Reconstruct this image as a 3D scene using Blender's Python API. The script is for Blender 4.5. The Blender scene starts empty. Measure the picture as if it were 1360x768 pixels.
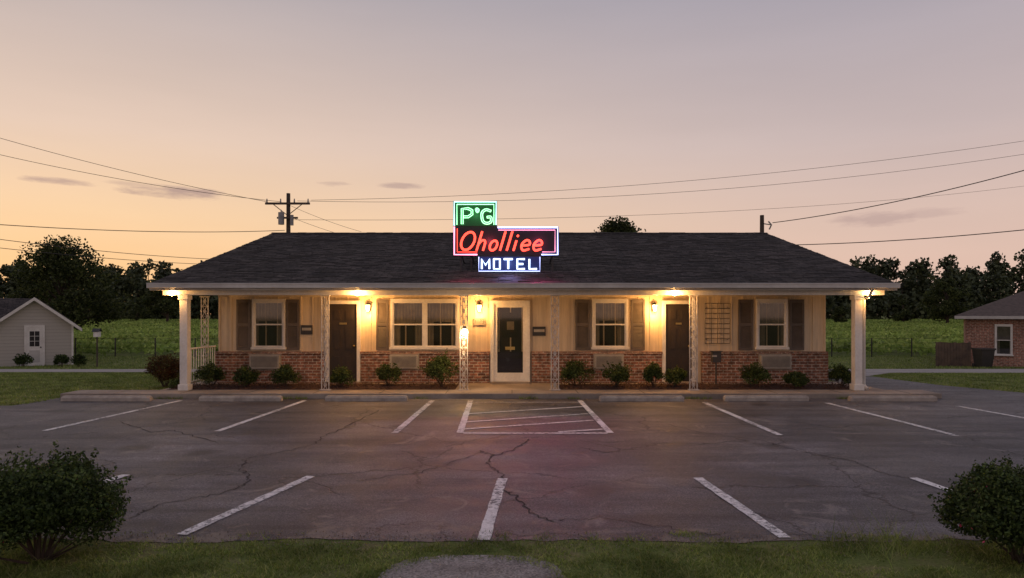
import bpy, math, random
import numpy as np
from mathutils import Vector, Matrix, noise as mnoise
random.seed(7); rng=np.random.default_rng(11)
scene=bpy.context.scene
CH=1.9; F=906.67; HY=418
def X(px,d): return (px-680)*d/F
def Z(py,d): return CH+(HY-py)*d/F
def srgb(r,g,b):
    f=lambda c:(c/255/12.92) if c/255<=.04045 else ((c/255+.055)/1.055)**2.4
    return (f(r),f(g),f(b),1)

# ---------------- materials ----------------
def newmat(name):
    m=bpy.data.materials.new(name); m.use_nodes=True
    nt=m.node_tree; b=nt.nodes['Principled BSDF']
    return m,nt,b
def coords(nt):
    return nt.nodes.new('ShaderNodeTexCoord').outputs['Object']
def noise(nt,vec,scale,detail=4,rough=.6,dist=0):
    n=nt.nodes.new('ShaderNodeTexNoise'); n.inputs['Scale'].default_value=scale
    n.inputs['Detail'].default_value=detail; n.inputs['Roughness'].default_value=rough; n.inputs['Distortion'].default_value=dist
    nt.links.new(vec,n.inputs['Vector']); return n.outputs['Fac']
def ramp(nt,fac,stops,interp='LINEAR'):
    n=nt.nodes.new('ShaderNodeValToRGB'); cr=n.color_ramp; cr.interpolation=interp
    while len(cr.elements)<len(stops): cr.elements.new(.5)
    for e,(p,c) in zip(cr.elements,stops):
        e.position=p
        if not hasattr(c,'__len__'): c=(c,c,c,1)
        if len(c)==3: c=(*c,1)
        e.color=c
    nt.links.new(fac,n.inputs['Fac']); return n.outputs['Color']
def mix(nt,fac,a,b,mode='MIX'):
    n=nt.nodes.new('ShaderNodeMix'); n.data_type='RGBA'; n.blend_type=mode
    for s,i in ((fac,0),(a,6),(b,7)):
        if hasattr(s,'is_linked'): nt.links.new(s,n.inputs[i])
        else:
            if i==0: n.inputs[0].default_value=s
            else: n.inputs[i].default_value=(*s[:3],1) if hasattr(s,'__len__') else (s,s,s,1)
    return n.outputs[2]
def math_(nt,op,a,b=None,c=None,clamp=False):
    n=nt.nodes.new('ShaderNodeMath'); n.operation=op; n.use_clamp=clamp
    for i,s in enumerate((a,b,c)):
        if s is None: continue
        if hasattr(s,'is_linked'): nt.links.new(s,n.inputs[i])
        else: n.inputs[i].default_value=s
    return n.outputs[0]
def bump(nt,b,h,strength=.3,dist=.01):
    n=nt.nodes.new('ShaderNodeBump'); n.inputs['Strength'].default_value=strength; n.inputs['Distance'].default_value=dist
    nt.links.new(h,n.inputs['Height']); nt.links.new(n.outputs[0],b.inputs['Normal'])
def M(name,c1,c2=None,scale=4,rough=.8,bp=0,bscale=40,metal=0,bd=.01):
    m,nt,b=newmat(name); co=coords(nt)
    c2=c2 or tuple(c*.75 for c in c1[:3])
    f=noise(nt,co,scale); col=ramp(nt,f,[(.35,c1[:3]),(.65,c2[:3])])
    f2=noise(nt,co,scale*9,3); col=mix(nt,.35,col,ramp(nt,f2,[(.3,.6),(.7,1.0)]),'MULTIPLY')
    nt.links.new(col,b.inputs['Base Color']); b.inputs['Roughness'].default_value=rough; b.inputs['Metallic'].default_value=metal
    if bp: bump(nt,b,noise(nt,co,bscale,4),bp,bd)
    return m
def emis(name,col,strength,base=(0.8,.8,.8)):
    m,nt,b=newmat(name); b.inputs['Base Color'].default_value=(*base,1)
    b.inputs['Emission Color'].default_value=(*col,1); b.inputs['Emission Strength'].default_value=strength; return m
def leafmat(name,dark,mid,light,scale=1.5,trans=True,tf=.3):
    m,nt,b=newmat(name); g=nt.nodes.new('ShaderNodeNewGeometry')
    c=ramp(nt,g.outputs['Random Per Island'],[(0,dark),(.55,mid),(1,light)])
    f=noise(nt,coords(nt),scale,2); c=mix(nt,.8,c,ramp(nt,f,[(.35,.45),(.65,1.15)]),'MULTIPLY')
    nt.links.new(c,b.inputs['Base Color']); b.inputs['Roughness'].default_value=.65; b.inputs['Specular IOR Level'].default_value=.25
    if trans:
        t=nt.nodes.new('ShaderNodeBsdfTranslucent'); nt.links.new(c,t.inputs['Color'])
        ms=nt.nodes.new('ShaderNodeMixShader'); ms.inputs[0].default_value=tf
        nt.links.new(b.outputs[0],ms.inputs[1]); nt.links.new(t.outputs[0],ms.inputs[2])
        nt.links.new(ms.outputs[0],nt.nodes['Material Output'].inputs[0])
    return m

def asphalt_mat():
    m,nt,b=newmat('asphalt'); co=coords(nt)
    big=noise(nt,co,.35,4,.6,.6); c=ramp(nt,big,[(.32,(.05,.047,.052)),(.5,(.08,.075,.081)),(.68,(.125,.118,.122))])
    mid=noise(nt,co,1.7,6,.7,1.0); c=mix(nt,.9,c,ramp(nt,mid,[(.3,.5),(.5,.95),(.68,1.4)]),'MULTIPLY')
    mp=nt.nodes.new('ShaderNodeMapping'); mp.inputs['Scale'].default_value=(.25,1.6,1); nt.links.new(co,mp.inputs[0])
    st=noise(nt,mp.outputs[0],1.2,5,.65,.4); c=mix(nt,.9,c,ramp(nt,st,[(.35,.52),(.6,1.25)]),'MULTIPLY')
    fine=noise(nt,co,75,3,.8); c=mix(nt,.95,c,ramp(nt,fine,[(.32,.25),(.5,.9),(.68,2.5)]),'MULTIPLY')
    pt=noise(nt,co,.9,7,.75,1.5); c=mix(nt,ramp(nt,pt,[(.57,0),(.66,.7)]),c,(.22,.2,.185))
    s=nt.nodes.new('ShaderNodeSeparateXYZ'); nt.links.new(co,s.inputs[0])
    eg=math_(nt,'ADD',math_(nt,'MULTIPLY',math_(nt,'SUBTRACT',6.15,s.outputs[1]),1.0),math_(nt,'MULTIPLY',math_(nt,'SUBTRACT',noise(nt,co,2.2,5,.7),.5),3.4))
    c=mix(nt,ramp(nt,eg,[(.25,0),(.65,.7)]),c,(.2,.165,.13))
    ol2=nt.nodes.new('ShaderNodeTexVoronoi'); ol2.inputs['Scale'].default_value=.8; nt.links.new(co,ol2.inputs['Vector'])
    spot=ramp(nt,math_(nt,'ADD',ol2.outputs['Distance'],math_(nt,'MULTIPLY',mid,.5)),[(.33,.75),(.48,0)]); c=mix(nt,spot,c,(.025,.023,.025))
    wn=nt.nodes.new('ShaderNodeTexNoise'); wn.inputs['Scale'].default_value=1.6; wn.inputs['Detail'].default_value=5; wn.inputs['Roughness'].default_value=.65; nt.links.new(co,wn.inputs['Vector'])
    va=nt.nodes.new('ShaderNodeVectorMath'); va.operation='MULTIPLY_ADD'; nt.links.new(wn.outputs['Color'],va.inputs[0]); va.inputs[1].default_value=(.9,.9,0); nt.links.new(co,va.inputs[2])
    vo=nt.nodes.new('ShaderNodeTexVoronoi'); vo.feature='DISTANCE_TO_EDGE'; vo.inputs['Scale'].default_value=.45; nt.links.new(va.outputs[0],vo.inputs['Vector'])
    ck=ramp(nt,vo.outputs['Distance'],[(.0,1),(.008,0)])
    mask=ramp(nt,noise(nt,co,.45,2),[(.44,0),(.5,1)])
    ckm=math_(nt,'MULTIPLY',ck,mask); c=mix(nt,math_(nt,'MULTIPLY',ckm,.85),c,(.012,.011,.011))
    nt.links.new(c,b.inputs['Base Color']); b.inputs['Specular IOR Level'].default_value=.42
    r=ramp(nt,mid,[(.3,.5),(.7,.74)]); nt.links.new(r,b.inputs['Roughness'])
    bump(nt,b,math_(nt,'SUBTRACT',math_(nt,'ADD',fine,math_(nt,'MULTIPLY',mid,1.5)),math_(nt,'MULTIPLY',ckm,1.5)),.8,.009)
    return m
def brick_mat(name,c1,c2,mort,roofy=False,bw=.21,rh=.075,ms=.011,bpst=.5):
    m,nt,b=newmat(name); co=coords(nt); s=nt.nodes.new('ShaderNodeSeparateXYZ'); nt.links.new(co,s.inputs[0])
    k=nt.nodes.new('ShaderNodeCombineXYZ')
    if roofy: nt.links.new(s.outputs[0],k.inputs[0]); nt.links.new(math_(nt,'MULTIPLY',s.outputs[1],1.03),k.inputs[1])
    else: nt.links.new(math_(nt,'ADD',s.outputs[0],s.outputs[1]),k.inputs[0]); nt.links.new(s.outputs[2],k.inputs[1])
    t=nt.nodes.new('ShaderNodeTexBrick'); t.inputs['Scale'].default_value=1; t.inputs['Brick Width'].default_value=bw; t.inputs['Row Height'].default_value=rh
    t.inputs['Mortar Size'].default_value=ms; t.inputs['Mortar Smooth'].default_value=.2; t.inputs['Bias'].default_value=0
    t.inputs['Color1'].default_value=(*c1,1); t.inputs['Color2'].default_value=(*c2,1); t.inputs['Mortar'].default_value=(*mort,1)
    nt.links.new(k.outputs[0],t.inputs['Vector'])
    c=mix(nt,.85,t.outputs['Color'],ramp(nt,noise(nt,co,9 if not roofy else 7,4,.75),[(.35,.35),(.65,1.6)]),'MULTIPLY')
    c=mix(nt,.6,c,ramp(nt,noise(nt,co,.7,4),[(.35,.55),(.65,1.25)]),'MULTIPLY')
    nt.links.new(c,b.inputs['Base Color']); b.inputs['Roughness'].default_value=.85
    if roofy: b.inputs['Specular IOR Level'].default_value=.15
    bump(nt,b,math_(nt,'SUBTRACT',math_(nt,'MULTIPLY',noise(nt,co,60,3),.4),t.outputs['Fac']),bpst,.008)
    return m
def paint_mat():
    m,nt,b=newmat('worn_line_paint'); co=coords(nt)
    f=noise(nt,co,18,5,.8,.5); f2=noise(nt,co,.9,3)
    s=math_(nt,'ADD',f,math_(nt,'MULTIPLY',f2,.5))
    a=ramp(nt,s,[(.66,1),(.76,.85),(.88,.1)])
    c=ramp(nt,noise(nt,co,5,4),[(.3,(.82,.8,.78)),(.7,(.62,.6,.59))]); nt.links.new(c,b.inputs['Base Color']); b.inputs['Roughness'].default_value=.75
    tr=nt.nodes.new('ShaderNodeBsdfTransparent'); ms=nt.nodes.new('ShaderNodeMixShader')
    nt.links.new(a,ms.inputs[0]); nt.links.new(tr.outputs[0],ms.inputs[1]); nt.links.new(b.outputs[0],ms.inputs[2])
    nt.links.new(ms.outputs[0],nt.nodes['Material Output'].inputs[0]); return m
def ground_mat():
    m,nt,b=newmat('grass_ground'); co=coords(nt)
    c=ramp(nt,noise(nt,co,1.5,5,.7,.5),[(.3,(.09,.125,.03)),(.5,(.14,.17,.05)),(.62,(.19,.18,.08)),(.74,(.22,.165,.11))])
    c=mix(nt,.7,c,ramp(nt,noise(nt,co,35,4,.8),[(.3,.4),(.7,1.6)]),'MULTIPLY')
    c=mix(nt,.6,c,ramp(nt,noise(nt,co,.12,3),[(.35,.75),(.65,1.2)]),'MULTIPLY')
    nt.links.new(c,b.inputs['Base Color']); b.inputs['Roughness'].default_value=.95; b.inputs['Specular IOR Level'].default_value=.1
    bump(nt,b,noise(nt,co,45,4,.8),.6,.03); return m
def path_mat():
    m,nt,b=newmat('weathered_path_concrete'); co=coords(nt)
    c=ramp(nt,noise(nt,co,2.5,6,.7,.6),[(.3,(.16,.14,.125)),(.5,(.26,.235,.215)),(.7,(.34,.315,.29))])
    v=nt.nodes.new('ShaderNodeTexVoronoi'); v.inputs['Scale'].default_value=70; nt.links.new(co,v.inputs['Vector'])
    c=mix(nt,.7,c,ramp(nt,v.outputs['Color'],[(.1,.5),(.9,1.5)]),'MULTIPLY')
    nt.links.new(c,b.inputs['Base Color']); b.inputs['Roughness'].default_value=.95; b.inputs['Specular IOR Level'].default_value=.1
    bump(nt,b,math_(nt,'ADD',v.outputs['Distance'],noise(nt,co,12,4)),.8,.012); return m
def glass_mat():
    m,nt,b=newmat('window_glass'); g=nt.nodes.new('ShaderNodeBsdfGlossy'); g.inputs['Roughness'].default_value=.04; g.inputs['Color'].default_value=(.8,.78,.75,1)
    t=nt.nodes.new('ShaderNodeBsdfTransparent'); t.inputs['Color'].default_value=(.55,.55,.53,1)
    ms=nt.nodes.new('ShaderNodeMixShader'); ms.inputs[0].default_value=.1
    nt.links.new(t.outputs[0],ms.inputs[1]); nt.links.new(g.outputs[0],ms.inputs[2]); nt.links.new(ms.outputs[0],nt.nodes['Material Output'].inputs[0]); return m
def siding_mat():
    m,nt,b=newmat('cream_siding'); co=coords(nt)
    c=ramp(nt,noise(nt,co,.8,4),[(.3,(.68,.56,.4)),(.7,(.56,.45,.32))])
    mp=nt.nodes.new('ShaderNodeMapping'); mp.inputs['Scale'].default_value=(14,14,.8); nt.links.new(co,mp.inputs[0])
    c=mix(nt,.5,c,ramp(nt,noise(nt,mp.outputs[0],1,4,.7),[(.35,.6),(.6,1)]),'MULTIPLY')
    nt.links.new(c,b.inputs['Base Color']); b.inputs['Roughness'].default_value=.6; return m
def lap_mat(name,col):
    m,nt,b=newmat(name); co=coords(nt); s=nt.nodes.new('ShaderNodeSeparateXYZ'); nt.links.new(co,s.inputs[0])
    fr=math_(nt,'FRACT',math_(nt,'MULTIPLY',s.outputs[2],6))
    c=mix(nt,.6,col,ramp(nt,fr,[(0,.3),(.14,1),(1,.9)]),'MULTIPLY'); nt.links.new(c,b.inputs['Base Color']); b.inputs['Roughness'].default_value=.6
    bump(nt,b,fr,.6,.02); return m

MAT=dict(
 asphalt=asphalt_mat(), ground=ground_mat(), paint=paint_mat(), glass=glass_mat(), siding=siding_mat(), path=path_mat(),
 brick=brick_mat('red_brick',(.29,.12,.075),(.14,.06,.042),(.34,.29,.24)),
 shingle=brick_mat('asphalt_shingle',(.078,.063,.056),(.034,.028,.027),(.012,.011,.011),True,.32,.15,.01,.8),
 brick2=brick_mat('orange_brick',(.36,.15,.1),(.24,.1,.07),(.38,.31,.25)),
 shingle2=M('brown_shingle',(.13,.095,.078),(.08,.058,.048),6,.9,.4),
 conc=M('concrete',(.33,.28,.235),(.2,.165,.14),1.2,.85,.4,60),
 conc2=M('pale_concrete',(.4,.36,.33),(.29,.26,.24),.8,.9,.3,40),
 stop=M('wheel_stop_concrete',(.42,.37,.32),(.27,.235,.21),5,.9,.5,50),
 white=M('white_trim',(.76,.74,.7),(.64,.61,.57),2,.45),
 fascia=M('gutter_white',(.55,.53,.5),(.42,.4,.38),1,.4),
 soffit=M('soffit',(.4,.35,.28),(.33,.29,.23),1,.6),
 shutter=M('shutter_taupe',(.13,.105,.09),(.09,.075,.065),3,.6),
 door=M('dark_brown_door',(.026,.016,.011),(.015,.01,.008),3,.55),
 dark=M('dark_interior',(.02,.018,.017),(.012,.011,.011),3,.7),
 curtain=M('curtain_fabric',(.34,.3,.25),(.22,.19,.16),3,.9),
 iron=M('painted_iron',(.6,.58,.55),(.34,.31,.29),9,.5),
 black=M('black_metal',(.02,.02,.02),(.035,.03,.03),6,.45),
 ac=M('ac_beige',(.4,.37,.32),(.3,.27,.24),5,.5),
 brass=M('brass',(.5,.36,.14),(.4,.28,.1),5,.35,metal=1),
 mulch=M('bark_mulch',(.085,.035,.022),(.03,.014,.01),14,.95,1,30,bd=.04),
 dirt=M('dirt',(.26,.21,.16),(.16,.125,.095),6,.95,.6,50),
 wood=M('weathered_pole_wood',(.1,.075,.06),(.055,.042,.035),3,.9,.4),
 fence=M('fence_wood',(.16,.11,.075),(.09,.065,.05),3,.9,.4),
 bark=M('tree_bark',(.07,.05,.038),(.035,.026,.02),5,.95,.6,20),
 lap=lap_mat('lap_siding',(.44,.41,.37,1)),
 crack=M('crack_fill',(.012,.011,.011),(.022,.02,.02),9,.9),
 wire=M('wire_black',(.02,.018,.018),(.03,.028,.028),1,.6),
 galv=M('galvanised',(.3,.3,.31),(.2,.2,.21),5,.5,metal=.5),
 shrub=leafmat('shrub_leaves',(.02,.034,.01),(.055,.09,.024),(.13,.18,.05),6),
 shrubred=leafmat('reddish_shrub_leaves',(.05,.02,.012),(.1,.05,.022),(.1,.11,.03),6),
 tree=leafmat('tree_leaves',(.02,.03,.01),(.06,.08,.022),(.12,.135,.045),.5,True,.4),
 forest=leafmat('forest_leaves',(.03,.04,.02),(.06,.078,.035),(.1,.115,.05),.12,False),
 crop=leafmat('crop_leaves',(.18,.26,.055),(.35,.48,.11),(.5,.6,.17),.2,True,.45),
 blade=leafmat('grass_blades',(.12,.17,.035),(.25,.34,.075),(.42,.42,.17),1.5,True,.4),
 flower=M('pink_petal',(.7,.08,.2),(.5,.05,.12),5,.6),
 bulb=emis('warm_bulb',(1,.66,.3),30),
 lantern=emis('lantern_glass',(1,.6,.24),9),
 n_red=emis('neon_red',(1,.06,.035),3.8,(.5,.1,.08)),
 n_pink=emis('neon_pink',(1,.27,.47),2.6),
 n_green=emis('neon_green',(.28,1,.42),2.6),
 n_cyan=emis('neon_cyan',(.45,.95,1),2.0),
 n_blue=emis('neon_blue',(.42,.5,1),3.2),
 n_white=emis('neon_white_blue',(.55,.75,1),2.8),
 p_green=emis('sign_face_green',(.01,.2,.05),.08,(.006,.06,.02)),  # faint emission put into all sign faces imitates tube glow on the panels
 p_dark=emis('sign_face_navy',(.06,.01,.03),.04,(.008,.006,.014)),
 p_blue=emis('sign_face_blue',(.02,.05,.3),.15,(.008,.02,.09)),
)
# ---------------- mesh builder ----------------
class MB:
    def __init__(s): s.v=[];s.f=[];s.m=[];s.mats=[]
    def mi(s,k):
        if k not in s.mats: s.mats.append(k)
        return s.mats.index(k)
    def box(s,x0,x1,y0,y1,z0,z1,k):
        i=len(s.v); s.v+=[(x0,y0,z0),(x1,y0,z0),(x1,y1,z0),(x0,y1,z0),(x0,y0,z1),(x1,y0,z1),(x1,y1,z1),(x0,y1,z1)]
        q=[(0,3,2,1),(4,5,6,7),(0,1,5,4),(1,2,6,5),(2,3,7,6),(3,0,4,7)]
        s.f+=[tuple(i+a for a in t) for t in q]; s.m+=[s.mi(k)]*6
    def poly(s,pts,k):
        i=len(s.v); s.v+=[tuple(p) for p in pts]; s.f.append(tuple(range(i,i+len(pts)))); s.m.append(s.mi(k))
    def tube(s,pts,r,k,n=6,r1=None,cap=True,closed=False):
        P=[Vector(p) for p in pts]; L=len(P); base=len(s.v); up=None
        for j,p in enumerate(P):
            if closed: t=P[(j+1)%L]-P[j-1]
            else: t=(P[min(j+1,L-1)]-P[max(j-1,0)])
            if t.length<1e-9: t=Vector((0,0,1))
            t.normalize()
            if up is None: up=t.orthogonal().normalized()
            up=(up-t*up.dot(t))
            if up.length<1e-5: up=t.orthogonal()
            up.normalize(); w=t.cross(up)
            rr=r if r1 is None else r+(r1-r)*j/max(1,L-1)
            for a in range(n):
                an=2*math.pi*a/n; s.v.append(tuple(p+(up*math.cos(an)+w*math.sin(an))*rr))
        mi=s.mi(k)
        for j in range(L if closed else L-1):
            j2=(j+1)%L
            for a in range(n):
                b=(a+1)%n; s.f.append((base+j*n+a,base+j*n+b,base+j2*n+b,base+j2*n+a)); s.m.append(mi)
        if cap and not closed:
            s.f.append(tuple(base+a for a in reversed(range(n)))); s.m.append(mi)
            s.f.append(tuple(base+(L-1)*n+a for a in range(n))); s.m.append(mi)
    def ball(s,c,r,k,nu=10,nv=7,sz=1):
        base=len(s.v); mi=s.mi(k)
        for j in range(nv+1):
            th=math.pi*j/nv
            for a in range(nu):
                an=2*math.pi*a/nu; s.v.append((c[0]+r*math.sin(th)*math.cos(an),c[1]+r*math.sin(th)*math.sin(an),c[2]+r*sz*math.cos(th)))
        for j in range(nv):
            for a in range(nu):
                b=(a+1)%nu; s.f.append((base+j*nu+a,base+(j+1)*nu+a,base+(j+1)*nu+b,base+j*nu+b)); s.m.append(mi)
    def build(s,name,parent=None,bev=0,smooth=False):
        me=bpy.data.meshes.new(name); me.from_pydata(s.v,[],s.f)
        for k in s.mats: me.materials.append(MAT[k])
        me.polygons.foreach_set('material_index',s.m)
        if smooth: me.polygons.foreach_set('use_smooth',[True]*len(s.f))
        me.update(); o=bpy.data.objects.new(name,me); scene.collection.objects.link(o)
        if parent: o.parent=parent
        if bev:
            md=o.modifiers.new('b','BEVEL'); md.width=bev; md.segments=2; md.limit_method='ANGLE'
        return o
def empty(name,loc=(0,0,0),rz=0):
    e=bpy.data.objects.new(name,None); e.location=loc; e.rotation_euler=(0,0,rz); e.empty_display_size=.2; scene.collection.objects.link(e); return e
def leaves(name,pts,size,key,parent=None,aspect=.55,updir=None,keys=None,kidx=None):
    n=len(pts); size=np.broadcast_to(size,(n,))
    a=rng.normal(size=(n,3)); 
    if updir is not None: a=a*(1-updir)+np.array([0,0,1])*updir*2
    a/=np.linalg.norm(a,axis=1)[:,None]
    b=np.cross(a,rng.normal(size=(n,3))); b/=np.linalg.norm(b,axis=1)[:,None]
    L=(a.T*size*.5).T; W=(b.T*size*.5*aspect).T
    v=np.stack([pts-L,pts+W-L*.1,pts+L,pts-W-L*.1],axis=1).reshape(-1,3)
    me=bpy.data.meshes.new(name); me.vertices.add(4*n); me.loops.add(4*n); me.polygons.add(n)
    me.vertices.foreach_set('co',v.ravel()); me.loops.foreach_set('vertex_index',np.arange(4*n,dtype=np.int32))
    me.polygons.foreach_set('loop_start',np.arange(0,4*n,4,dtype=np.int32))
    me.materials.append(MAT[key])
    if keys:
        for k in keys: me.materials.append(MAT[k])
        me.polygons.foreach_set('material_index',kidx.astype(np.int32))
    me.update(calc_edges=True); me.validate()
    o=bpy.data.objects.new(name,me); scene.collection.objects.link(o)
    if parent: o.parent=parent
    return o
def blades(name,xy,hgt,wid,key,zf=lambda y:0*y,parent=None):
    n=len(xy); z=zf(xy[:,1]); an=rng.uniform(0,2*math.pi,n); ln=rng.normal(0,.7,(n,2))*hgt[:,None]
    p=np.column_stack([xy,z]); d=np.column_stack([np.cos(an),np.sin(an),0*an])*wid[:,None]*.5
    top=p+np.column_stack([ln,hgt])
    v=np.stack([p-d,p+d,top],axis=1).reshape(-1,3)
    me=bpy.data.meshes.new(name); me.vertices.add(3*n); me.loops.add(3*n); me.polygons.add(n)
    me.vertices.foreach_set('co',v.ravel()); me.loops.foreach_set('vertex_index',np.arange(3*n,dtype=np.int32))
    me.polygons.foreach_set('loop_start',np.arange(0,3*n,3,dtype=np.int32)); me.materials.append(MAT[key]); me.update(calc_edges=True)
    o=bpy.data.objects.new(name,me); scene.collection.objects.link(o)
    if parent: o.parent=parent
    return o
def light(name,loc,power,col,r=.04,parent=None,typ='POINT'):
    l=bpy.data.lights.new(name,typ); l.energy=power; l.color=col; l.shadow_soft_size=r
    o=bpy.data.objects.new(name,l); o.location=loc; scene.collection.objects.link(o)
    if parent: o.parent=parent
    return o

# ---------------- terrain ----------------
KN=[(-300,0),(21,0),(33,-.65),(60,-.65),(150,.2),(400,1),(3000,1)]
def h(y):
    return np.interp(y,[k[0] for k in KN],[k[1] for k in KN])
g=MB(); xs=[-3000,-300,-60,-20,20,60,300,3000]
for (y0,z0),(y1,z1) in zip(KN,KN[1:]):
    for x0,x1 in zip(xs,xs[1:]): g.poly([(x0,y0,z0),(x1,y0,z0),(x1,y1,z1),(x0,y1,z1)],'ground')
g.build('ground')

a=MB(); pts=[]
x=-14
while x<=14: pts.append((x,5.72+.11*mnoise.noise(Vector((x*.9,3,0)))+.06*mnoise.noise(Vector((x*5,1,0))),.006)); x+=.05
pts+=[(60,5.8,.006),(60,14.3,.006),(13.6,15.4,.006),(12.4,16.5,.006),(11.5,18.3,.006),(11.0,20.9,.006),(9.3,20.9,.006),(9.1,17,.006),(9.1,15.6,.006),(-10.3,15.6,.006),(-10.4,14.2,.006),(-60,13.9,.006),(-60,5.8,.006)]
a.poly(pts,'asphalt'); a.build('parking_lot_pavement')
r=MB()
def rp(pl,k,off=.008): r.poly([(p[0],p[1],float(h(p[1]))+off) for p in pl],k)
rp([(9.3,21.05),(11.0,21.05),(13.5,24.3),(70,23.2),(70,30.5),(11,29.5),(9.3,27)],'conc2')
rp([(-70,24.6),(-9.3,25.2),(-9.3,29.3),(-70,29.6)],'conc2')
r.build('concrete_side_road')

s=MB()
s.box(-10.2,9.7,15.4,16.15,-.05,.12,'conc'); s.box(-8.35,8.85,16.153,18.2,-.05,.118,'conc')
s.build('concrete_sidewalk',bev=.015)
j=MB(); x=-9.0
while x<9.6: j.box(x-.006,x+.006,15.42,16.14,.11,.1225,'crack'); x+=1.5
j.build('sidewalk_joints')
p=MB(); pl=[]
for i in range(90):
    t=math.pi*i/89; ct=math.cos(t)
    xx=-.29+.68*math.copysign(abs(ct)**.6,ct)+.03*mnoise.noise(Vector((t*6,0,0))); yy=4.76+.62*math.sin(t)**.7+.06*mnoise.noise(Vector((t*5,4,0)))
    pl.append((xx,yy,.005))
pl=[(.42,1.5,.005)]+pl+[(-1.0,1.5,.005)]
p.poly(pl,'path'); p.build('concrete_path')

# ---------------- markings ----------------
mk=MB()
def line(a,b,w=.11,z=.014):
    A=Vector((a[0],a[1],0));B=Vector((b[0],b[1],0)); d=(B-A).normalized(); nn=Vector((-d.y,d.x,0))*w/2
    n=max(2,int((B-A).length/.1)); L=[];R=[]
    for i in range(n+1):
        q=A+(B-A)*i/n; L.append(q+nn*(1+random.uniform(-.09,.09))); R.append(q-nn*(1+random.uniform(-.09,.09)))
    for i in range(n): mk.poly([(*R[i][:2],z),(*R[i+1][:2],z),(*L[i+1][:2],z),(*L[i][:2],z)],'paint')
for a_,b_ in [((-7.28,15),(-7.6,11.1)),((-4.55,15),(-4.77,11.05)),((-1.75,15),(-1.87,10.9)),((4.13,14.7),(4.2,10.7)),((6.73,14.6),(6.94,10.64)),((9.2,14.1),(9.5,11.0)),
              ((-2.35,7.98),(-2.84,5.86)),((-.11,7.87),(-.24,5.72)),((2.15,7.9),(2.31,5.78)),((4.64,7.9),(4.85,5.85)),((-4.55,8.05),(-4.95,5.9)),((-7.0,8.05),(-7.4,5.9)),((7.1,7.9),(7.4,5.9))]:
    line(a_,b_)
line((-.91,15),(-.83,10.9)); line((1.49,15),(1.57,10.9)); line((-.78,10.87),(1.52,10.87),.1,.0142)
line((-.86,14.7),(1.44,14.7),.05,.0142)
for y0,y1 in [(13.0,14.0),(12.0,13.0),(11.25,12.2)]: line((-.82,y0),(1.45,y1),.09,.0145)
line((.75,10.98),(1.5,11.25),.09,.0145)
mk.build('parking_line_markings')
ck=MB()
def crack(pix,w=.012):
    P=[]
    for (px,py) in pix:
        d=CH*F/(py-HY); P.append(Vector((X(px,d),d,0)))
    Q=[]
    for A,B in zip(P,P[1:]):
        for i in range(10): Q.append(A+(B-A)*i/10+Vector((random.uniform(-.035,.035),random.uniform(-.05,.05),0)))
    Q.append(P[-1])
    W_=[w*random.uniform(.25,1) for _ in Q]; W_[0]=W_[-1]=.001
    for i in range(len(Q)-1):
        A,B=Q[i],Q[i+1]; d=(B-A).normalized(); nn=Vector((-d.y,d.x,0)); w0,w1=W_[i],W_[i+1]
        ck.poly([(*(A-nn*w0)[:2],.010),(*(B-nn*w1)[:2],.010),(*(B+nn*w1)[:2],.010),(*(A+nn*w0)[:2],.010)],'crack')
crack([(705,583),(683,598),(655,606),(648,618),(668,632),(668,650),(690,664),(705,684),(735,694)],.014)
crack([(655,606),(640,600),(610,612),(560,628),(470,640)],.008)
crack([(325,610),(322,625),(335,640),(300,655),(210,672),(170,690)],.009)
crack([(505,545),(455,570),(430,580),(415,592)],.018)
crack([(735,694),(800,688),(870,700),(960,712)],.006)
crack([(1010,585),(1060,600),(1130,612),(1180,632),(1230,640)],.009)
crack([(160,560),(200,575),(230,572),(290,590)],.014); crack([(770,595),(800,602),(825,600)],.01)
crack([(415,592),(380,600),(325,610)],.008); crack([(870,560),(930,575),(1010,585)],.01)
ck.build('pavement_cracks')

# ---------------- wheel stops ----------------
for px,w in [(142,1.95),(320,1.8),(487,1.8),(852,1.85),(1017,1.85),(1185,1.9)]:
    d=15.0+random.uniform(-.04,.04); cx=X(px,d); m=MB(); x0,x1=cx-w/2,cx+w/2
    prof=[(-.08,.0),(-.08,.07),(-.045,.115),(.045,.115),(.08,.07),(.08,0)]
    n=len(prof); xsn=[x0,x0+.04,x1-.04,x1]; sc=[.8,1,1,.8]
    for xx,q in zip(xsn,sc):
        for (yy,zz) in prof: m.v.append((xx,d+yy*q,.006+zz*q))
    for k in range(3):
        for i in range(n-1):
            m.f.append((k*n+i,(k+1)*n+i,(k+1)*n+i+1,k*n+i+1)); m.m.append(m.mi('stop'))
    m.f.append(tuple(range(n))); m.m.append(0); m.f.append(tuple(reversed(range(3*n,4*n)))); m.m.append(0)
    for xx in (x0+.3,x1-.3): m.tube([(xx,d,.1),(xx,d,.125)],.015,'galv',8)
    m.build('concrete_wheel_stop')

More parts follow.
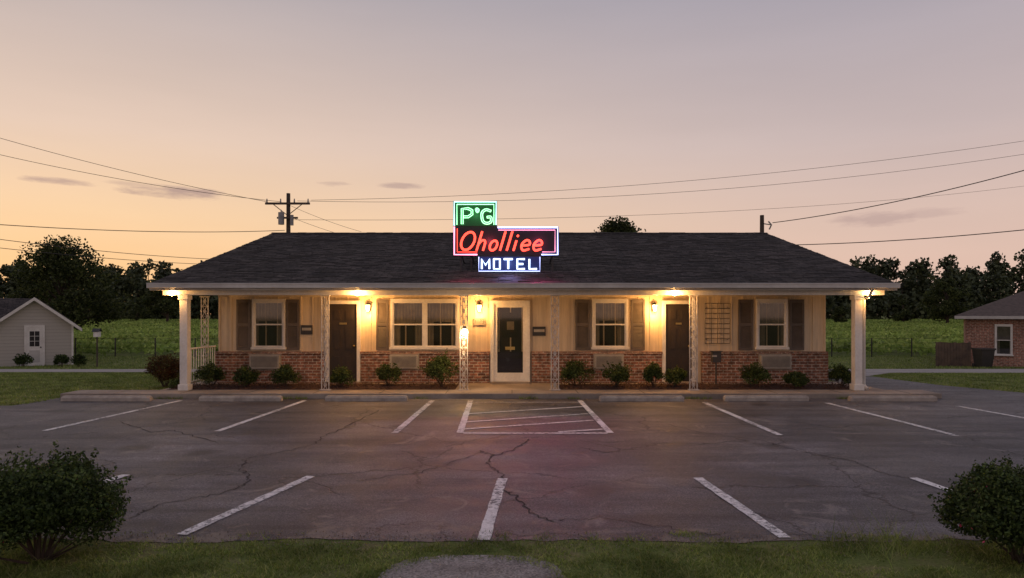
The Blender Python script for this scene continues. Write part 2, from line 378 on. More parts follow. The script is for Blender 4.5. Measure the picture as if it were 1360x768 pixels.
# ---------------- motel ----------------
motel=empty('motel_building',(0,0,0))
YW=17.9; S=50.65
def wx(px): return (px-680)/S
def wz(py): return CH+(HY-py)/S
XL,XR=wx(290),wx(1095)
SOF=2.5
w=MB()
w.box(XL,XR,YW,30.4,-1,2.52,'siding'); w.build('walls',motel)
w=MB(); x=XL+.02
while x<XR:
    w.box(x,x+.035,YW-.022,YW-.001,.93,SOF-.002,'siding'); x+=.305
w.box(XL,XR,YW-.03,YW-.001,2.36,2.49,'siding')
w.build('board_battens',motel)
b=MB()
segs=[(XL-.02,wx(432)),(wx(480),wx(650)),(wx(706),wx(878)),(wx(931),XR+.02)]
for x0,x1 in segs:
    b.box(x0,x1,YW-.1,YW-.003,.1,.87,'brick')
    b.box(x0-.01,x1+.01,YW-.135,YW-.003,.873,.935,'brick')
for xx,sg in ((XL,-1),(XR,1)):
    b.box(min(xx,xx+sg*.1),max(xx,xx+sg*.1),YW,30.4,-1,.93,'brick')
b.build('brick_wainscot',motel)
EY,RY,BY=15.8,23.8,31.8; EZ,RZ=2.63,4.73; RL,RR=X(200,15.8),X(1190,15.8)
rf=MB()
rf.poly([(RL,EY,EZ),(RR,EY,EZ),(RR,RY,RZ),(RL,RY,RZ)],'shingle'); rf.poly([(RR,BY,EZ),(RL,BY,EZ),(RL,RY,RZ),(RR,RY,RZ)],'shingle')
rf.poly([(RL,EY,EZ-.1),(RL,RY,RZ-.1),(RR,RY,RZ-.1),(RR,EY,EZ-.1)],'soffit'); rf.poly([(RR,BY,EZ-.1),(RR,RY,RZ-.1),(RL,RY,RZ-.1),(RL,BY,EZ-.1)],'soffit')
for xx in (RL,RR):
    rf.poly([(xx,EY,EZ-.1),(xx,EY,EZ),(xx,RY,RZ),(xx,RY,RZ-.1)],'fascia'); rf.poly([(xx,BY,EZ-.1),(xx,BY,EZ),(xx,RY,RZ),(xx,RY,RZ-.1)],'fascia')
rf.poly([(XL,YW,2.52),(XL,30.4,2.52),(XL,RY,RZ-.25)],'siding'); rf.poly([(XR,YW,2.52),(XR,30.4,2.52),(XR,RY,RZ-.25)],'siding')
rf.build('roof',motel)
rc=MB(); x=RL
while x<RR-.05:
    x2=min(x+.3,RR); dz=random.uniform(0,.012)
    rc.poly([(x,RY-.17,RZ-.03+dz),(x2,RY-.17,RZ-.03+dz),(x2,RY,RZ+.03+dz),(x,RY,RZ+.03+dz)],'shingle')
    rc.poly([(x2,RY+.17,RZ-.03+dz),(x,RY+.17,RZ-.03+dz),(x,RY,RZ+.03+dz),(x2,RY,RZ+.03+dz)],'shingle'); x=x2
for k in range(1,54):
    t=k/54; yy=EY+(RY-EY)*t; zz=EZ+(RZ-EZ)*t
    xx=RL
    while xx<RR:
        x2=min(RR,xx+random.uniform(.15,.4)); 
        if random.random()<.5:
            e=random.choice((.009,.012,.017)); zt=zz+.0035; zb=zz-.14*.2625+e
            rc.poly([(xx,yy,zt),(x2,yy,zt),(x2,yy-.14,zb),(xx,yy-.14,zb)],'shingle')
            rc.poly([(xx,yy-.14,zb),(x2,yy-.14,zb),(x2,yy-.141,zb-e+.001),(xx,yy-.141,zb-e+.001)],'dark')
        xx=x2
rc.build('ridge_cap_and_tabs',motel)
gt=MB()
gt.box(RL-.02,RR+.02,EY-.02,EY+.03,EZ-.17,EZ-.012,'fascia')
gt.box(RL-.02,RR+.02,EY-.13,EY-.022,EZ-.12,EZ-.105,'fascia'); gt.box(RL-.02,RR+.02,EY-.145,EY-.13,EZ-.12,EZ-.005,'fascia'); gt.box(RL-.02,RR+.02,EY-.155,EY-.145,EZ-.03,EZ-.004,'fascia')
for xx in (RL-.02,RR+.008): gt.box(xx,xx+.012,EY-.128,EY-.022,EZ-.104,EZ-.006,'fascia')
gt.box(RL,RR,EY+.032,YW+.0,SOF,SOF+.018,'soffit')
gt.box(XL-.5,XR+.55,16.02,16.2,SOF-.14,SOF-.002,'white')
gt.build('gutter_and_soffit',motel,bev=.004)
v=MB(); xd=X(1138,16.1)+.17
v.tube([(xd,15.72,EZ-.12),(xd,15.85,EZ-.3),(xd,16.1,EZ-.38),(xd,16.1,.25),(xd,15.95,.16)],.035,'fascia',8)
v.build('downspout',motel)

def window(x0,x1,z0,z1,name,parent=motel,yw=YW,units=1):
    m=MB(); y=yw
    t=.055
    m.box(x0-t,x1+t,y-.075,y-.002,z1,z1+t+.02,'white'); m.box(x0-t-.03,x1+t+.03,y-.11,y-.002,z0-.06,z0,'white')
    for xx in (x0-t,x1): m.box(xx,xx+t,y-.074,y-.002,z0+.001,z1-.001,'white')
    m.box(x0,x1,y-.012,y-.003,z0,z1,'dark')
    wd=(x1-x0)/units
    for u in range(units):
        a0=x0+u*wd; a1=a0+wd
        if u: m.box(a0-.035,a0+.035,y-.072,y-.002,z0+.001,z1-.001,'white')
        zc=(z0+z1)/2; i=.035
        e0=a0+(.035 if u else 0)+.001; e1=a1-(.035 if u<units-1 else 0)-.001
        for (q0,q1,yy) in ((zc-.02,z1-.001,.062),(z0+.001,zc+.02,.048)):
            m.box(e0,e0+i,y-yy,y-yy+.018,q0,q1,'white'); m.box(e1-i,e1,y-yy,y-yy+.018,q0,q1,'white')
            m.box(e0+i,e1-i,y-yy,y-yy+.018,q1-i,q1,'white'); m.box(e0+i,e1-i,y-yy,y-yy+.018,q0,q0+i,'white')
            m.poly([(e0+i,y-yy+.009,q0+i),(e1-i,y-yy+.009,q0+i),(e1-i,y-yy+.009,q1-i),(e0+i,y-yy+.009,q1-i)],'glass')
        cx=(e0+e1)/2
        gap=random.uniform(.45,.7)*(e1-e0); gx=cx+random.uniform(-.05,.05)
        for c0,c1,zb in ((e0,gx-gap/2,z0+.02),(gx+gap/2,e1,z0+.02),(gx-gap/2,gx+gap/2,zc+random.uniform(-.02,.12))):
            n=max(4,int((c1-c0)/.02)); pr=None
            for q in range(n+1):
                xx=c0+(c1-c0)*q/n; yy=y-.022+.006*math.sin(q*1.6)
                if pr: m.poly([(pr[0],pr[1],zb),(xx,yy,zb),(xx,yy,z1),(pr[0],pr[1],z1)],'curtain')
                pr=(xx,yy)
    return m.build(name,parent)
WZ0,WZ1=wz(461),wz(401)
window(wx(339),wx(377),WZ0,WZ1,'window_a'); window(wx(522),wx(607),WZ0,WZ1,'window_b',units=2)
window(wx(789),wx(831),WZ0,WZ1,'window_c'); window(wx(1006),wx(1042),WZ0,WZ1,'window_d')
sh=MB()
for p0,p1 in ((315,333),(381,398),(500,516),(764,783),(838,856),(980,999),(1048,1067)):
    x0,x1=wx(p0),wx(p1); z0,z1=wz(465),wz(398); y=YW
    sh.box(x0,x1,y-.03,y-.023,z0,z1,'shutter')
    for q0,q1,e0,e1 in ((x0,x0+.05,z0,z1),(x1-.05,x1,z0,z1)): sh.box(q0,q1,y-.055,y-.031,e0,e1,'shutter')
    for e in (z0,(z0+z1)/2-.03,z1-.07): sh.box(x0+.051,x1-.051,y-.054,y-.031,e,e+.07,'shutter')
    zz=z0+.08
    while zz<z1-.1:
        sh.poly([(x0+.05,y-.032,zz+.03),(x1-.05,y-.032,zz+.03),(x1-.05,y-.05,zz),(x0+.05,y-.05,zz)],'shutter'); zz+=.036
sh.build('louvered_shutters',motel)
def door(p0,p1,name,storm=False,f=.09):
    m=MB(); x0,x1=wx(p0),wx(p1); z0=.12; z1=wz(404); y=YW
    m.box(x0-f,x0,y-.11,y-.001,z0,z1+f,'white'); m.box(x1,x1+f,y-.11,y-.001,z0,z1+f,'white'); m.box(x0,x1,y-.109,y-.001,z1,z1+f,'white')
    m.box(x0-f,x1+f,y-.3,y-.112,z0-.01,z0+.035,'conc')
    if storm:
        t=.09
        m.box(x0,x1,y-.02,y-.003,z0,z1,'door')
        for q0,q1 in ((x0,x0+t),(x1-t,x1)): m.box(q0,q1,y-.07,y-.03,z0+.03,z1,'white')
        m.box(x0+t,x1-t,y-.07,y-.03,z1-t,z1,'white'); m.box(x0+t,x1-t,y-.07,y-.03,z0+.03,z0+.26,'white')
        m.poly([(x0+t,y-.05,z0+.26),(x1-t,y-.05,z0+.26),(x1-t,y-.05,z1-t),(x0+t,y-.05,z1-t)],'glass')
        m.box(x0+.3,x1-.3,y-.06,y-.052,.98,1.06,'brass'); m.box(x0+.1,x0+.13,y-.11,y-.07,1.0,1.22,'black')
        m.box(x0+.2,x1-.2,y-.028,y-.021,1.3,1.95,'dark')
        m.box(x0+.34,x1-.32,y-.032,y-.0285,1.5,1.72,'curtain')
    else:
        m.box(x0,x1,y-.045,y-.003,z0+.03,z1,'door')
        cx=(x0+x1)/2
        for (e0,e1) in ((z0+.18,z0+.72),(z0+.86,z0+1.42),(z1-.42,z1-.14)):
            for (a0,a1) in ((x0+.1,cx-.04),(cx+.04,x1-.1)):
                m.box(a0,a1,y-.052,y-.046,e0,e1,'door'); m.box(a0+.03,a1-.03,y-.065,y-.053,e0+.03,e1-.03,'door')
        m.ball((x1-.08,y-.09,1.08),.03,'brass')
        m.box(x0+.27,x1-.27,y-.07,y-.066,1.64,1.69,'brass')
    m.build(name,motel,bev=.003)
door(438,475,'room_door_a'); door(656,699,'office_door',True); door(883,918,'room_door_b')
ac=MB()
for p0,p1 in ((335,374),(520,556),(789,826),(1007,1047)):
    x0,x1=wx(p0),wx(p1); z0,z1=.5,.84
    ac.box(x0,x1,YW-.2,YW-.101,z0,z1,'ac')
    ac.box(x0-.03,x1+.03,YW-.125,YW-.1005,z0-.03,z1+.03,'ac')
    zz=z0+.04
    while zz<z1-.04: ac.box(x0+.04,x1-.04,YW-.215,YW-.201,zz,zz+.014,'ac'); ac.box(x0+.04,x1-.04,YW-.2035,YW-.2005,zz+.015,zz+.027,'black'); zz+=.03
ac.build('wall_air_conditioners',motel)
sc=MB()
WARM=(1,.48,.14)
for px in (490,637,868):
    x0=wx(px); z=wz(409); y=YW-.03
    sc.box(x0-.05,x0+.05,y-.02,y,z-.1,z+.12,'black'); sc.tube([(x0,y,z+.1),(x0,y-.09,z+.15),(x0,y-.12,z+.1)],.01,'black')
    sc.tube([(x0,y-.12,z-.09),(x0,y-.12,z+.07)],.035,'lantern',8,r1=.06)
    sc.tube([(x0,y-.12,z+.072),(x0,y-.12,z+.12)],.075,'black',8,r1=.01); sc.tube([(x0,y-.12,z-.11),(x0,y-.12,z-.092)],.04,'black',8)
    light('sconce_light',(x0,y-.36,z-.02),44,WARM,.03,motel)
    light('sconce_light_low',(x0,y-.14,z-.2),11,WARM,.03,motel)
sc.build('wall_lanterns',motel)
fl=MB()
for px in (228,475,896,1155):
    d=15.95; x0=X(px,d); z=Z(389,d)
    fl.tube([(x0,d,SOF-.001),(x0,d,z+.05)],.035,'black',8); fl.ball((x0,d,z),.065,'bulb')
    fl.box(x0-.06,x0+.06,d-.06,d+.06,SOF-.02,SOF-.001,'black')
    light('eave_light',(x0,d-.02,z-.12),46 if 300<px<1000 else 20,WARM,.035,motel)
x0=X(617,15.98); fl.tube([(x0,16.1,1.58),(x0,15.98,1.58)],.02,'black'); fl.tube([(x0,15.98,1.63),(x0,15.98,1.565)],.045,'black',8,r1=.035); fl.ball((x0,15.98,1.49),.08,'bulb')
light('post_lamp',(x0,15.86,1.40),40,(1,.6,.28),.03,motel)
fl.build('porch_lamps',motel)
for px in (246,1138):
    m=MB(); x0=X(px,16.1); m.box(x0-.09,x0+.09,16.01,16.19,.12,SOF-.141,'white')
    m.box(x0-.12,x0+.12,15.98,16.22,.121,.26,'white'); m.box(x0-.115,x0+.115,15.985,16.215,SOF-.25,SOF-.143,'white')
    m.build('porch_column',motel,bev=.008)
def lattice(x0,y0,zt=SOF-.141,wd=.17):
    m=MB(); z0=.12
    for q in (-wd/2,wd/2): m.tube([(x0+q,y0,z0),(x0+q,y0,zt)],.014,'iron',6)
    m.box(x0-wd/2-.04,x0+wd/2+.04,y0-.05,y0+.05,z0,z0+.02,'iron'); m.box(x0-wd/2-.03,x0+wd/2+.03,y0-.04,y0+.04,zt-.02,zt,'iron')
    n=9; st=(zt-z0)/n
    for i in range(n):
        a=z0+i*st; cz=a+st/2
        for sg in (-1,1):
            P=[(x0+sg*wd*.5*math.cos(t)*(.9),y0,cz+st*.5*math.sin(t)) for t in np.linspace(-math.pi/2,math.pi/2,9)]
            P=[(x0+sg*(wd*.5-abs(q[0]-x0)),y0,q[2]) for q in P]
            m.tube(P,.009,'iron',5)
        ring=[(x0+.035*math.cos(t),y0,cz+.035*math.sin(t)) for t in np.linspace(0,2*math.pi,10,endpoint=False)]
        m.tube(ring,.009,'iron',5,closed=True); m.tube([(x0-wd/2,y0,a),(x0+wd/2,y0,a)],.008,'iron',5)
    m.build('iron_lattice_post',motel)
for px in (432,616,737,921): lattice(X(px,16.1),16.1)
lattice(-7.72,17.15)
m=MB(); x0=-7.72
m.tube([(x0,16.2,1.08),(x0,17.78,1.08)],.022,'white'); m.tube([(x0,16.2,.28),(x0,17.78,.28)],.018,'white')
for yy in np.arange(16.3,17.8,.13): m.tube([(x0,yy,.12 if abs(yy-16.95)<.07 else .28),(x0,yy,1.08)],.01,'white')
m.build('porch_railing',motel)
m=MB()
for px,py,a_,b_ in ((408,438,.15,.12),(716,440,.17,.12)):
    xx,zz=wx(px),wz(py); m.box(xx-a_,xx+a_,YW-.05,YW-.0235,zz-b_,zz+b_,'black'); m.box(xx-a_+.03,xx+a_-.03,YW-.054,YW-.0505,zz-.02,zz+.05,'ac')
xx,zz=wx(637),wz(427); m.box(xx-.15,xx+.15,YW-.05,YW-.0235,zz-.09,zz+.09,'curtain')
segsd={'1':[((.5,0),(.5,1))],'2':[((0,1),(1,1)),((1,1),(1,.5)),((1,.5),(0,.5)),((0,.5),(0,0)),((0,0),(1,0))],'3':[((0,1),(1,1)),((1,1),(1,0)),((0,.5),(1,.5)),((0,0),(1,0))]}
for i,ch in enumerate('1123'):
    for (p0,q0),(p1,q1) in segsd[ch]:
        m.tube([(xx-.12+i*.064+p0*.035,YW-.055,zz-.045+q0*.09),(xx-.12+i*.064+p1*.035,YW-.055,zz-.045+q1*.09)],.007,'black',4)
m.build('wall_plaques',motel)
m=MB(); x0,x1,z0,z1=wx(935),wx(968),wz(456),wz(403); y=YW-.09
for zz in np.linspace(z0,z1,9): m.tube([(x0,y,zz),(x1,y,zz)],.008,'black',5)
for xx in np.linspace(x0,x1,5): m.tube([(xx,y-.01,z0),(xx,y-.01,z1)],.008,'black',5)
for xx in (x0+.05,x1-.05): 
    for zz in (z0+.1,z1-.1): m.tube([(xx,y,zz),(xx,YW,zz)],.008,'black',5)
m.build('iron_wall_trellis',motel)
m=MB(); xx=X(951,16.9); y=16.9
m.tube([(xx,y,.1),(xx,y,1.0)],.02,'black'); m.box(xx-.1,xx+.1,y-.09,y+.09,.72,.98,'black'); m.box(xx-.13,xx+.13,y-.11,y+.11,.981,1.0,'black'); m.box(xx-.13,xx-.01,y-.1,y-.091,.86,.9,'ac')
m.build('mailbox_on_post')

def bed(x0,x1,y0,y1,name):
    m=MB(); nx=int((x1-x0)/.12); ny=9
    for i in range(nx+1):
        for k in range(ny+1):
            u=i/nx;v_=k/ny; ex=min(1,min(u,1-u)*nx/4)*min(1,min(v_,1-v_)*5)
            xx=x0+(x1-x0)*u; yy=y0+(y1-y0)*v_+(.05*mnoise.noise(Vector((xx*2,0,0))) if k in(0,) else 0)
            m.v.append((xx,yy,.123+ex*(.04+.03*mnoise.noise(Vector((xx*4,yy*4,0))))))
    for i in range(nx):
        for k in range(ny):
            q=i*(ny+1)+k; m.f.append((q,q+ny+1,q+ny+2,q+1)); m.m.append(m.mi('mulch'))
    o=m.build(name); 
    n=int((x1-x0)*(y1-y0)*500); P=np.column_stack([rng.uniform(x0,x1,n),rng.uniform(y0-.06,y1,n),rng.uniform(.13,.19,n)])
    leaves('mulch_chips',P,rng.uniform(.02,.06,n),'mulch',o,.4)
bed(-8.2,-1.35,16.2,17.4,'mulch_bed'); bed(1.15,8.4,16.2,17.4,'mulch_bed')

# ---------------- plants ----------------
def bushpts(c,rx,ry,hh,n,lumps=14,spread=.38,shoots=0,sf=.22):
    c=np.array(c); K=lumps
    th=rng.uniform(0,2*math.pi,K); ph=np.arccos(rng.uniform(-.2,1,K)); rr=rng.uniform(.4,.78,K)
    L=np.column_stack([np.cos(th)*np.sin(ph)*rr,np.sin(th)*np.sin(ph)*rr,np.cos(ph)*rr])
    idx=rng.integers(0,K,n); u=rng.normal(size=(n,3)); u/=np.linalg.norm(u,axis=1)[:,None]
    rad=spread*rng.uniform(.35,1.08,n)**.6*rng.uniform(.6,1.15,K)[idx]
    P=L[idx]+u*rad[:,None]
    if shoots:
        ns=int(n*sf); k=rng.integers(0,shoots,ns); su=rng.normal(size=(shoots,3)); su[:,2]=np.abs(su[:,2])*.9; su/=np.linalg.norm(su,axis=1)[:,None]
        sl=rng.uniform(.95,1.16,shoots); t=rng.uniform(.65,1,ns)
        bend=rng.normal(0,.08,(shoots,3)); Q=su[k]*(sl[k]*t)[:,None]+bend[k]*(t**2)[:,None]+rng.normal(0,.025,(ns,3)); P[:ns]=Q
    P[:,2]=np.clip((P[:,2]+.75)/1.75,0.0,None)
    return c+P*np.array([rx,ry,hh])
def shrub(name,x,y,z,wd,hh,n=2600,leaf=.045,key='shrub',lumps=16,flowers=0,shoots=30,sf=.1,spread=.42):
    P=bushpts((x,y,z),wd/2,wd/2,hh,n,lumps,spread=spread,shoots=shoots,sf=sf)
    e=empty(name,(0,0,0))
    if flowers:
        kidx=np.zeros(n); kidx[rng.choice(n,flowers,replace=False)]=1
        leaves('foliage',P,rng.uniform(.6,1.2,n)*leaf,key,e,.6,keys=['flower'],kidx=kidx)
    else: leaves('foliage',P,rng.uniform(.6,1.2,n)*leaf,key,e,.6)
    m=MB()
    for i in range(14):
        q=P[rng.integers(0,n)]; m.tube([(x+random.uniform(-.04,.04),y+random.uniform(-.04,.04),z-.05),((x+q[0])/2,(y+q[1])/2,z+(q[2]-z)*.4),tuple(q)],.012*max(.5,wd),'bark',5,r1=.003)
    m.build('stems',e)
for px,wp,hp in [(280,34,30),(326,32,27),(379,34,29),(453,30,25),(516,33,29),(587,50,44),(765,44,33),(817,36,33),(868,25,31),(895,32,25),(1000,38,29),(1060,34,20),(1117,28,28)]:
    d=16.5+random.uniform(-.1,.25); shrub('boxwood_shrub',X(px,d),d,.14,wp/54*1.1,hp/54*1.06,5200 if wp>40 else 3600,.046)
shrub('azalea_shrub',X(220,17.9),17.9,.0,.9,.9,6000,.05,'shrubred'); shrub('boxwood_shrub',X(234,16.6),16.6,.0,.35,.35,1500,.04)
shrub('boxwood_shrub',X(1110,18.6),18.6,.0,.75,.55,2500,.045)
shrub('flowering_hedge_shrub',-3.66,5.3,0,1.14,.8,50000,.032,'shrub',50,flowers=60,shoots=170,sf=.1)
shrub('flowering_hedge_shrub',3.93,5.25,0,1.05,.74,40000,.032,'shrub',46,flowers=40,shoots=150,sf=.1)

def tree(name,x,y,z,H,W,seed,n=9000,leaf=.3,key='tree',th=.28,cl=26,low=.25):
    random.seed(seed); e=empty(name,(0,0,0)); m=MB()
    tr=H*.035; top=(x+random.uniform(-.3,.3),y,z+H*.8)
    m.tube([(x,y,z-.3),(x+.05,y,z+H*.2),(x-.08,y+.1,z+H*.45),top],tr,'bark',8,r1=tr*.2)
    C=[]
    for i in range(cl):
        t=random.uniform(low,1); an=random.uniform(0,2*math.pi); env=math.sin(math.pi*min(1,(t-low+.12)/(1-low+.12))**.8)**.6
        rr=W/2*env*random.uniform(.45,.95); c=(x+rr*math.cos(an),y+rr*math.sin(an),z+H*(t*.93)); C.append(c)
        s0=z+H*max(.12,t*.55); st=(x,y,s0)
        m.tube([st,((x+c[0])/2,(y+c[1])/2,(s0+c[2])/2+.1),c],tr*.35,'bark',5,r1=tr*.06)
    m.build('trunk',e)
    C=np.array(C); idx=rng.integers(0,len(C),n); u=rng.normal(size=(n,3)); u/=np.linalg.norm(u,axis=1)[:,None]
    cr=rng.uniform(.6,1.25,len(C))*W*.16
    P=C[idx]+u*(cr[idx]*rng.uniform(.2,1.15,n)**.6)[:,None]*np.array([1.15,1.15,.75])
    leaves('foliage',P,rng.uniform(.6,1.3,n)*leaf,key,e,.65)
tree('oak_tree',X(85,50),50,-.65,7.9,7.0,3,15000,.22,cl=34)
tree('oak_tree',X(820,62),62,-.6,11.3,6.4,5,11000,.26,low=.5,cl=40)
tree('oak_tree',X(1258,110),110,-.2,8.2,6.5,8,5000,.4)
tree('young_tree',X(1200,120),120,0,4.6,3.2,9,1800,.35)
tree('young_tree',X(1117,115),115,0,3.4,3.0,12,1500,.35)
tree('oak_tree',X(222,120),120,0,8.5,7,14,5000,.42)
tree('young_tree',X(182,130),130,0,5.0,4,15,1800,.4)

P=[];SZ=[]; tk=MB()
random.seed(21)
def ftree(x,y,H,W,n):
    z=float(h(y)); K=14; C=[]
    for i in range(K):
        t=random.uniform(.12,1); env=math.sin(math.pi*min(1,(t*.9+.06))**.9)**.5; rr=W/2*env*random.uniform(.2,.85); an=random.uniform(0,6.28)
        C.append((x+rr*math.cos(an),y+rr*math.sin(an),z+H*t*.92))
    C=np.array(C); idx=rng.integers(0,K,n); u=rng.normal(size=(n,3)); u/=np.linalg.norm(u,axis=1)[:,None]
    P.append(C[idx]+u*(rng.uniform(.3,1.1,n)*W*.22)[:,None]*np.array([1,1,.95])); SZ.append(rng.uniform(.5,1.15,n))
    tk.tube([(x,y,z-.5),(x+.2,y,z+H*.8)],.22,'bark',5,r1=.06)
x=-200
while x<200:
    far=abs(x)<50
    nn=350 if far else 950
    big=.98+.16*mnoise.noise(Vector((x*.035,2,0)))+(.06 if x>0 else .0)
    ftree(x,153+random.uniform(-4,4),random.uniform(10.5,13.5)*big,random.uniform(6.5,9.5),nn)
    ftree(x+2,165+random.uniform(-4,4),random.uniform(12.5,16)*big,random.uniform(6.5,9.5),nn)
    ftree(x+random.uniform(-2,2),148,random.uniform(3,7),random.uniform(5,8),nn//2)
    x+=random.uniform(3.0,4.6)
fo=empty('distant_tree_line'); P=np.vstack(P); leaves('foliage',P,np.concatenate(SZ),'forest',fo,.75); tk.build('trunks',fo)
n=150000
d=42+(148-42)*rng.uniform(0,1,n)**.9; u=np.where(rng.random(n)<.5,rng.uniform(-.85,-.3,n),rng.uniform(.36,.85,n)); xx=u*d
row=np.round(d/1.2)*1.2+rng.normal(0,.15,n)
zz=h(row)+rng.uniform(.15,.8,n)
P=np.column_stack([xx,row,zz]); leaves('crop_field',P,rng.uniform(.22,.5,n),'crop',None,.55,updir=.05)
# grass blades
n=170000; xy=np.column_stack([rng.uniform(-5.2,5.2,n),rng.uniform(3.9,5.95,n)])
nz=np.array([mnoise.noise(Vector((a*1.3,b*1.8,0)))+.6*mnoise.noise(Vector((a*5,b*6,4))) for a,b in xy])
def pr(xy,gx,gy): return np.abs((xy[:,0]+.29)/gx)**2.6+(np.maximum(xy[:,1]-4.76,0)/gy)**2.2
inner=pr(xy,.64,.56)<1+rng.normal(0,.12,n)
edge=np.clip((xy[:,1]-5.5)/.35,0,1.3)
keep=(nz+rng.normal(0,.2,n)>(-.2+edge*.5))&~inner
xy=xy[keep]; n=len(xy); hh=rng.uniform(.010,.032,n)*(1+.6*np.clip(nz[keep],-.5,1)); tall=rng.random(n)<.012; hh=np.where(tall,hh*3,hh)
blades('grass',xy,hh,rng.uniform(.005,.011,n),'blade')
n=160; xy=np.column_stack([rng.normal(3.05,.25,n),rng.normal(5.5,.15,n)]); blades('weeds',xy,rng.uniform(.1,.3,n),rng.uniform(.004,.007,n),'blade')
n=80000; xy=np.column_stack([rng.uniform(-24,-8.5,n),rng.uniform(14.3,24.5,n)])
keep=~((xy[:,0]>-10.25)&(xy[:,1]<16.2)); xy=xy[keep]; n=len(xy)
blades('lawn_grass',xy,rng.uniform(.02,.05,n),rng.uniform(.014,.032,n),'blade',h)
n=50000; xy=np.column_stack([rng.uniform(11.2,26,n),rng.uniform(14.6,24.0,n)])
lim=np.interp(xy[:,0],[11,11.5,12.4,13.6,60],[21,18.3,16.5,15.4,14.3]); top=np.interp(xy[:,0],[11,13.5,70],[21.05,24.3,23.2])
keep=(xy[:,1]>lim+.05)&(xy[:,1]<top-.05); xy=xy[keep]; n=len(xy)
blades('lawn_grass',xy,rng.uniform(.02,.05,n),rng.uniform(.014,.032,n),'blade',h)
n=40000; sd=rng.random(n)<.5; xy=np.column_stack([np.where(sd,rng.uniform(-34,-9,n),rng.uniform(10,34,n)),rng.uniform(30,42,n)])
blades('lawn_grass',xy,rng.uniform(.04,.1,n),rng.uniform(.02,.05,n),'blade',h)
n=3500; xy=np.column_stack([rng.uniform(-10,9.5,n),15.38-np.abs(rng.normal(0,.04,n))]); nz=np.array([mnoise.noise(Vector((a*1.1,7,0))) for a in xy[:,0]]); xy=xy[nz>.08]; n=len(xy)
blades('weeds',xy,rng.uniform(.03,.1,n),rng.uniform(.008,.016,n),'blade')
n=6000; P=np.column_stack([rng.uniform(-5,5,n),5.72+rng.normal(0,.12,n),np.full(n,.012)]); leaves('leaf_litter_and_gravel',P,rng.uniform(.005,.016,n),'dirt',None,.8)

# ---------------- neon sign ----------------
sign=empty('neon_motel_sign')
SY=17.0; k=SY/F
def sp(px,py,y=0): return ((px-680)*k,SY-y,CH+(HY-py)*k)
m=MB()
def sbox(p0,p1,q0,q1,face):
    a=sp(p0,q1); b=sp(p1,q0)
    m.box(a[0],b[0],SY,SY+.22,a[2],b[2],'black'); m.box(a[0]+.015,b[0]-.015,SY-.006,SY-.001,a[2]+.015,b[2]-.015,face)
sbox(602,660,267,301,'p_green'); sbox(602,742,301.3,340,'p_dark'); sbox(635,718,340.3,361.5,'p_blue')
for px in (612,626,700,734):
    q=sp(px,345); m.tube([(q[0],SY+.12,q[2]-.45),(q[0],SY+.12,q[2]+.2)],.025,'black')
    m.tube([(q[0],SY+.12,q[2]+.15),(q[0],SY+1.3,q[2]+.0)],.018,'black')
for px in (650,705):
    q=sp(px,361); m.tube([(q[0],SY+.12,q[2]-.3),(q[0],SY+.12,q[2]+.1)],.025,'black')
m.build('cabinet',sign)
T=MB()
def tb(pix,key,r=.011,off=.045,closed=False):
    T.tube([sp(a,b,off) for a,b in pix],r,key,6,closed=closed)
tb([(603.5,300),(603.5,268.5),(659,268.5),(659,299)],'n_cyan',.018); tb([(607,299),(607,272),(656,272),(656,299)],'n_green',.012)
tb([(603.5,301.5),(603.5,338.5),(634,338.5)],'n_pink',.02); tb([(661,302.5),(740.5,302.5),(740.5,338.5),(719,338.5)],'n_blue',.02)
tb([(607.5,304),(607.5,335),(634,335)],'n_red',.009); tb([(662,306),(737,306),(737,335),(720,335)],'n_pink',.008)
tb([(636,341.5),(636,360.5),(717,360.5),(717,341.5)],'n_blue',.009)
def dbl(pix,key,o=1.15,r=.011,smooth=True,closed=False):
    P=[Vector((a,b,0)) for a,b in pix]
    if smooth:
        Q=[]; n=len(P)
        g=lambda i: P[i%n] if closed else P[max(0,min(n-1,i))]
        for i in range(n if closed else n-1):
            p0,p1,p2,p3=g(i-1),g(i),g(i+1),g(i+2)
            for t in (0,.25,.5,.75): Q.append(.5*((2*p1)+(p2-p0)*t+(2*p0-5*p1+4*p2-p3)*t*t+(3*p1-p0-3*p2+p3)*t**3))
        if not closed: Q.append(P[-1])
        P=Q
    n=len(P); A=[];B=[]
    for i in range(n):
        t=(P[(i+1)%n]-P[i-1]) if closed else P[min(i+1,n-1)]-P[max(i-1,0)]
        t.normalize(); nn=Vector((-t.y,t.x,0)); A.append(P[i]+nn*o); B.append(P[i]-nn*o)
    if closed: 
        tb([(q.x,q.y) for q in A],key,r,closed=True); tb([(q.x,q.y) for q in B],key,r,closed=True)
    else: tb([(q.x,q.y) for q in A+B[::-1]],key,r,closed=True)
dbl([(614,298),(614,278),(622,277.5),(627,280),(627,285),(622,288.5),(616,288.5)],'n_green',1.3,.011,False)
dbl([(632,278.5),(634,277.5),(636,279.5),(634,282.5)],'n_green',.7,.008,True,True)
dbl([(652,281),(646,279),(641,282),(640,288),(642,295),(647,297),(652,295),(652,289),(647,289)],'n_green',1.2,.011)
BL=333
def L(u,strokes,closed=False):
    for st in strokes: dbl([(u+a+.3*b,BL-b) for a,b in st],'n_red',.8,.0125,True,closed)
el=lambda cx,cy,a,b,n=12:[(cx+a*math.cos(t),cy+b*math.sin(t)) for t in np.linspace(0,2*math.pi,n,endpoint=False)]
L(609,[el(9,12.5,8.5,11.8)],True)
L(633,[[(0,0),(0,12),(0,25)],[(0,8),(3,13),(7,13),(8.5,9),(8.5,0)]])
L(649,[el(4.5,6.5,4.6,6.4,10)],True)
L(664,[[(0,25),(0,12),(0,0)]]); L(673,[[(0,25),(0,12),(0,0)]])
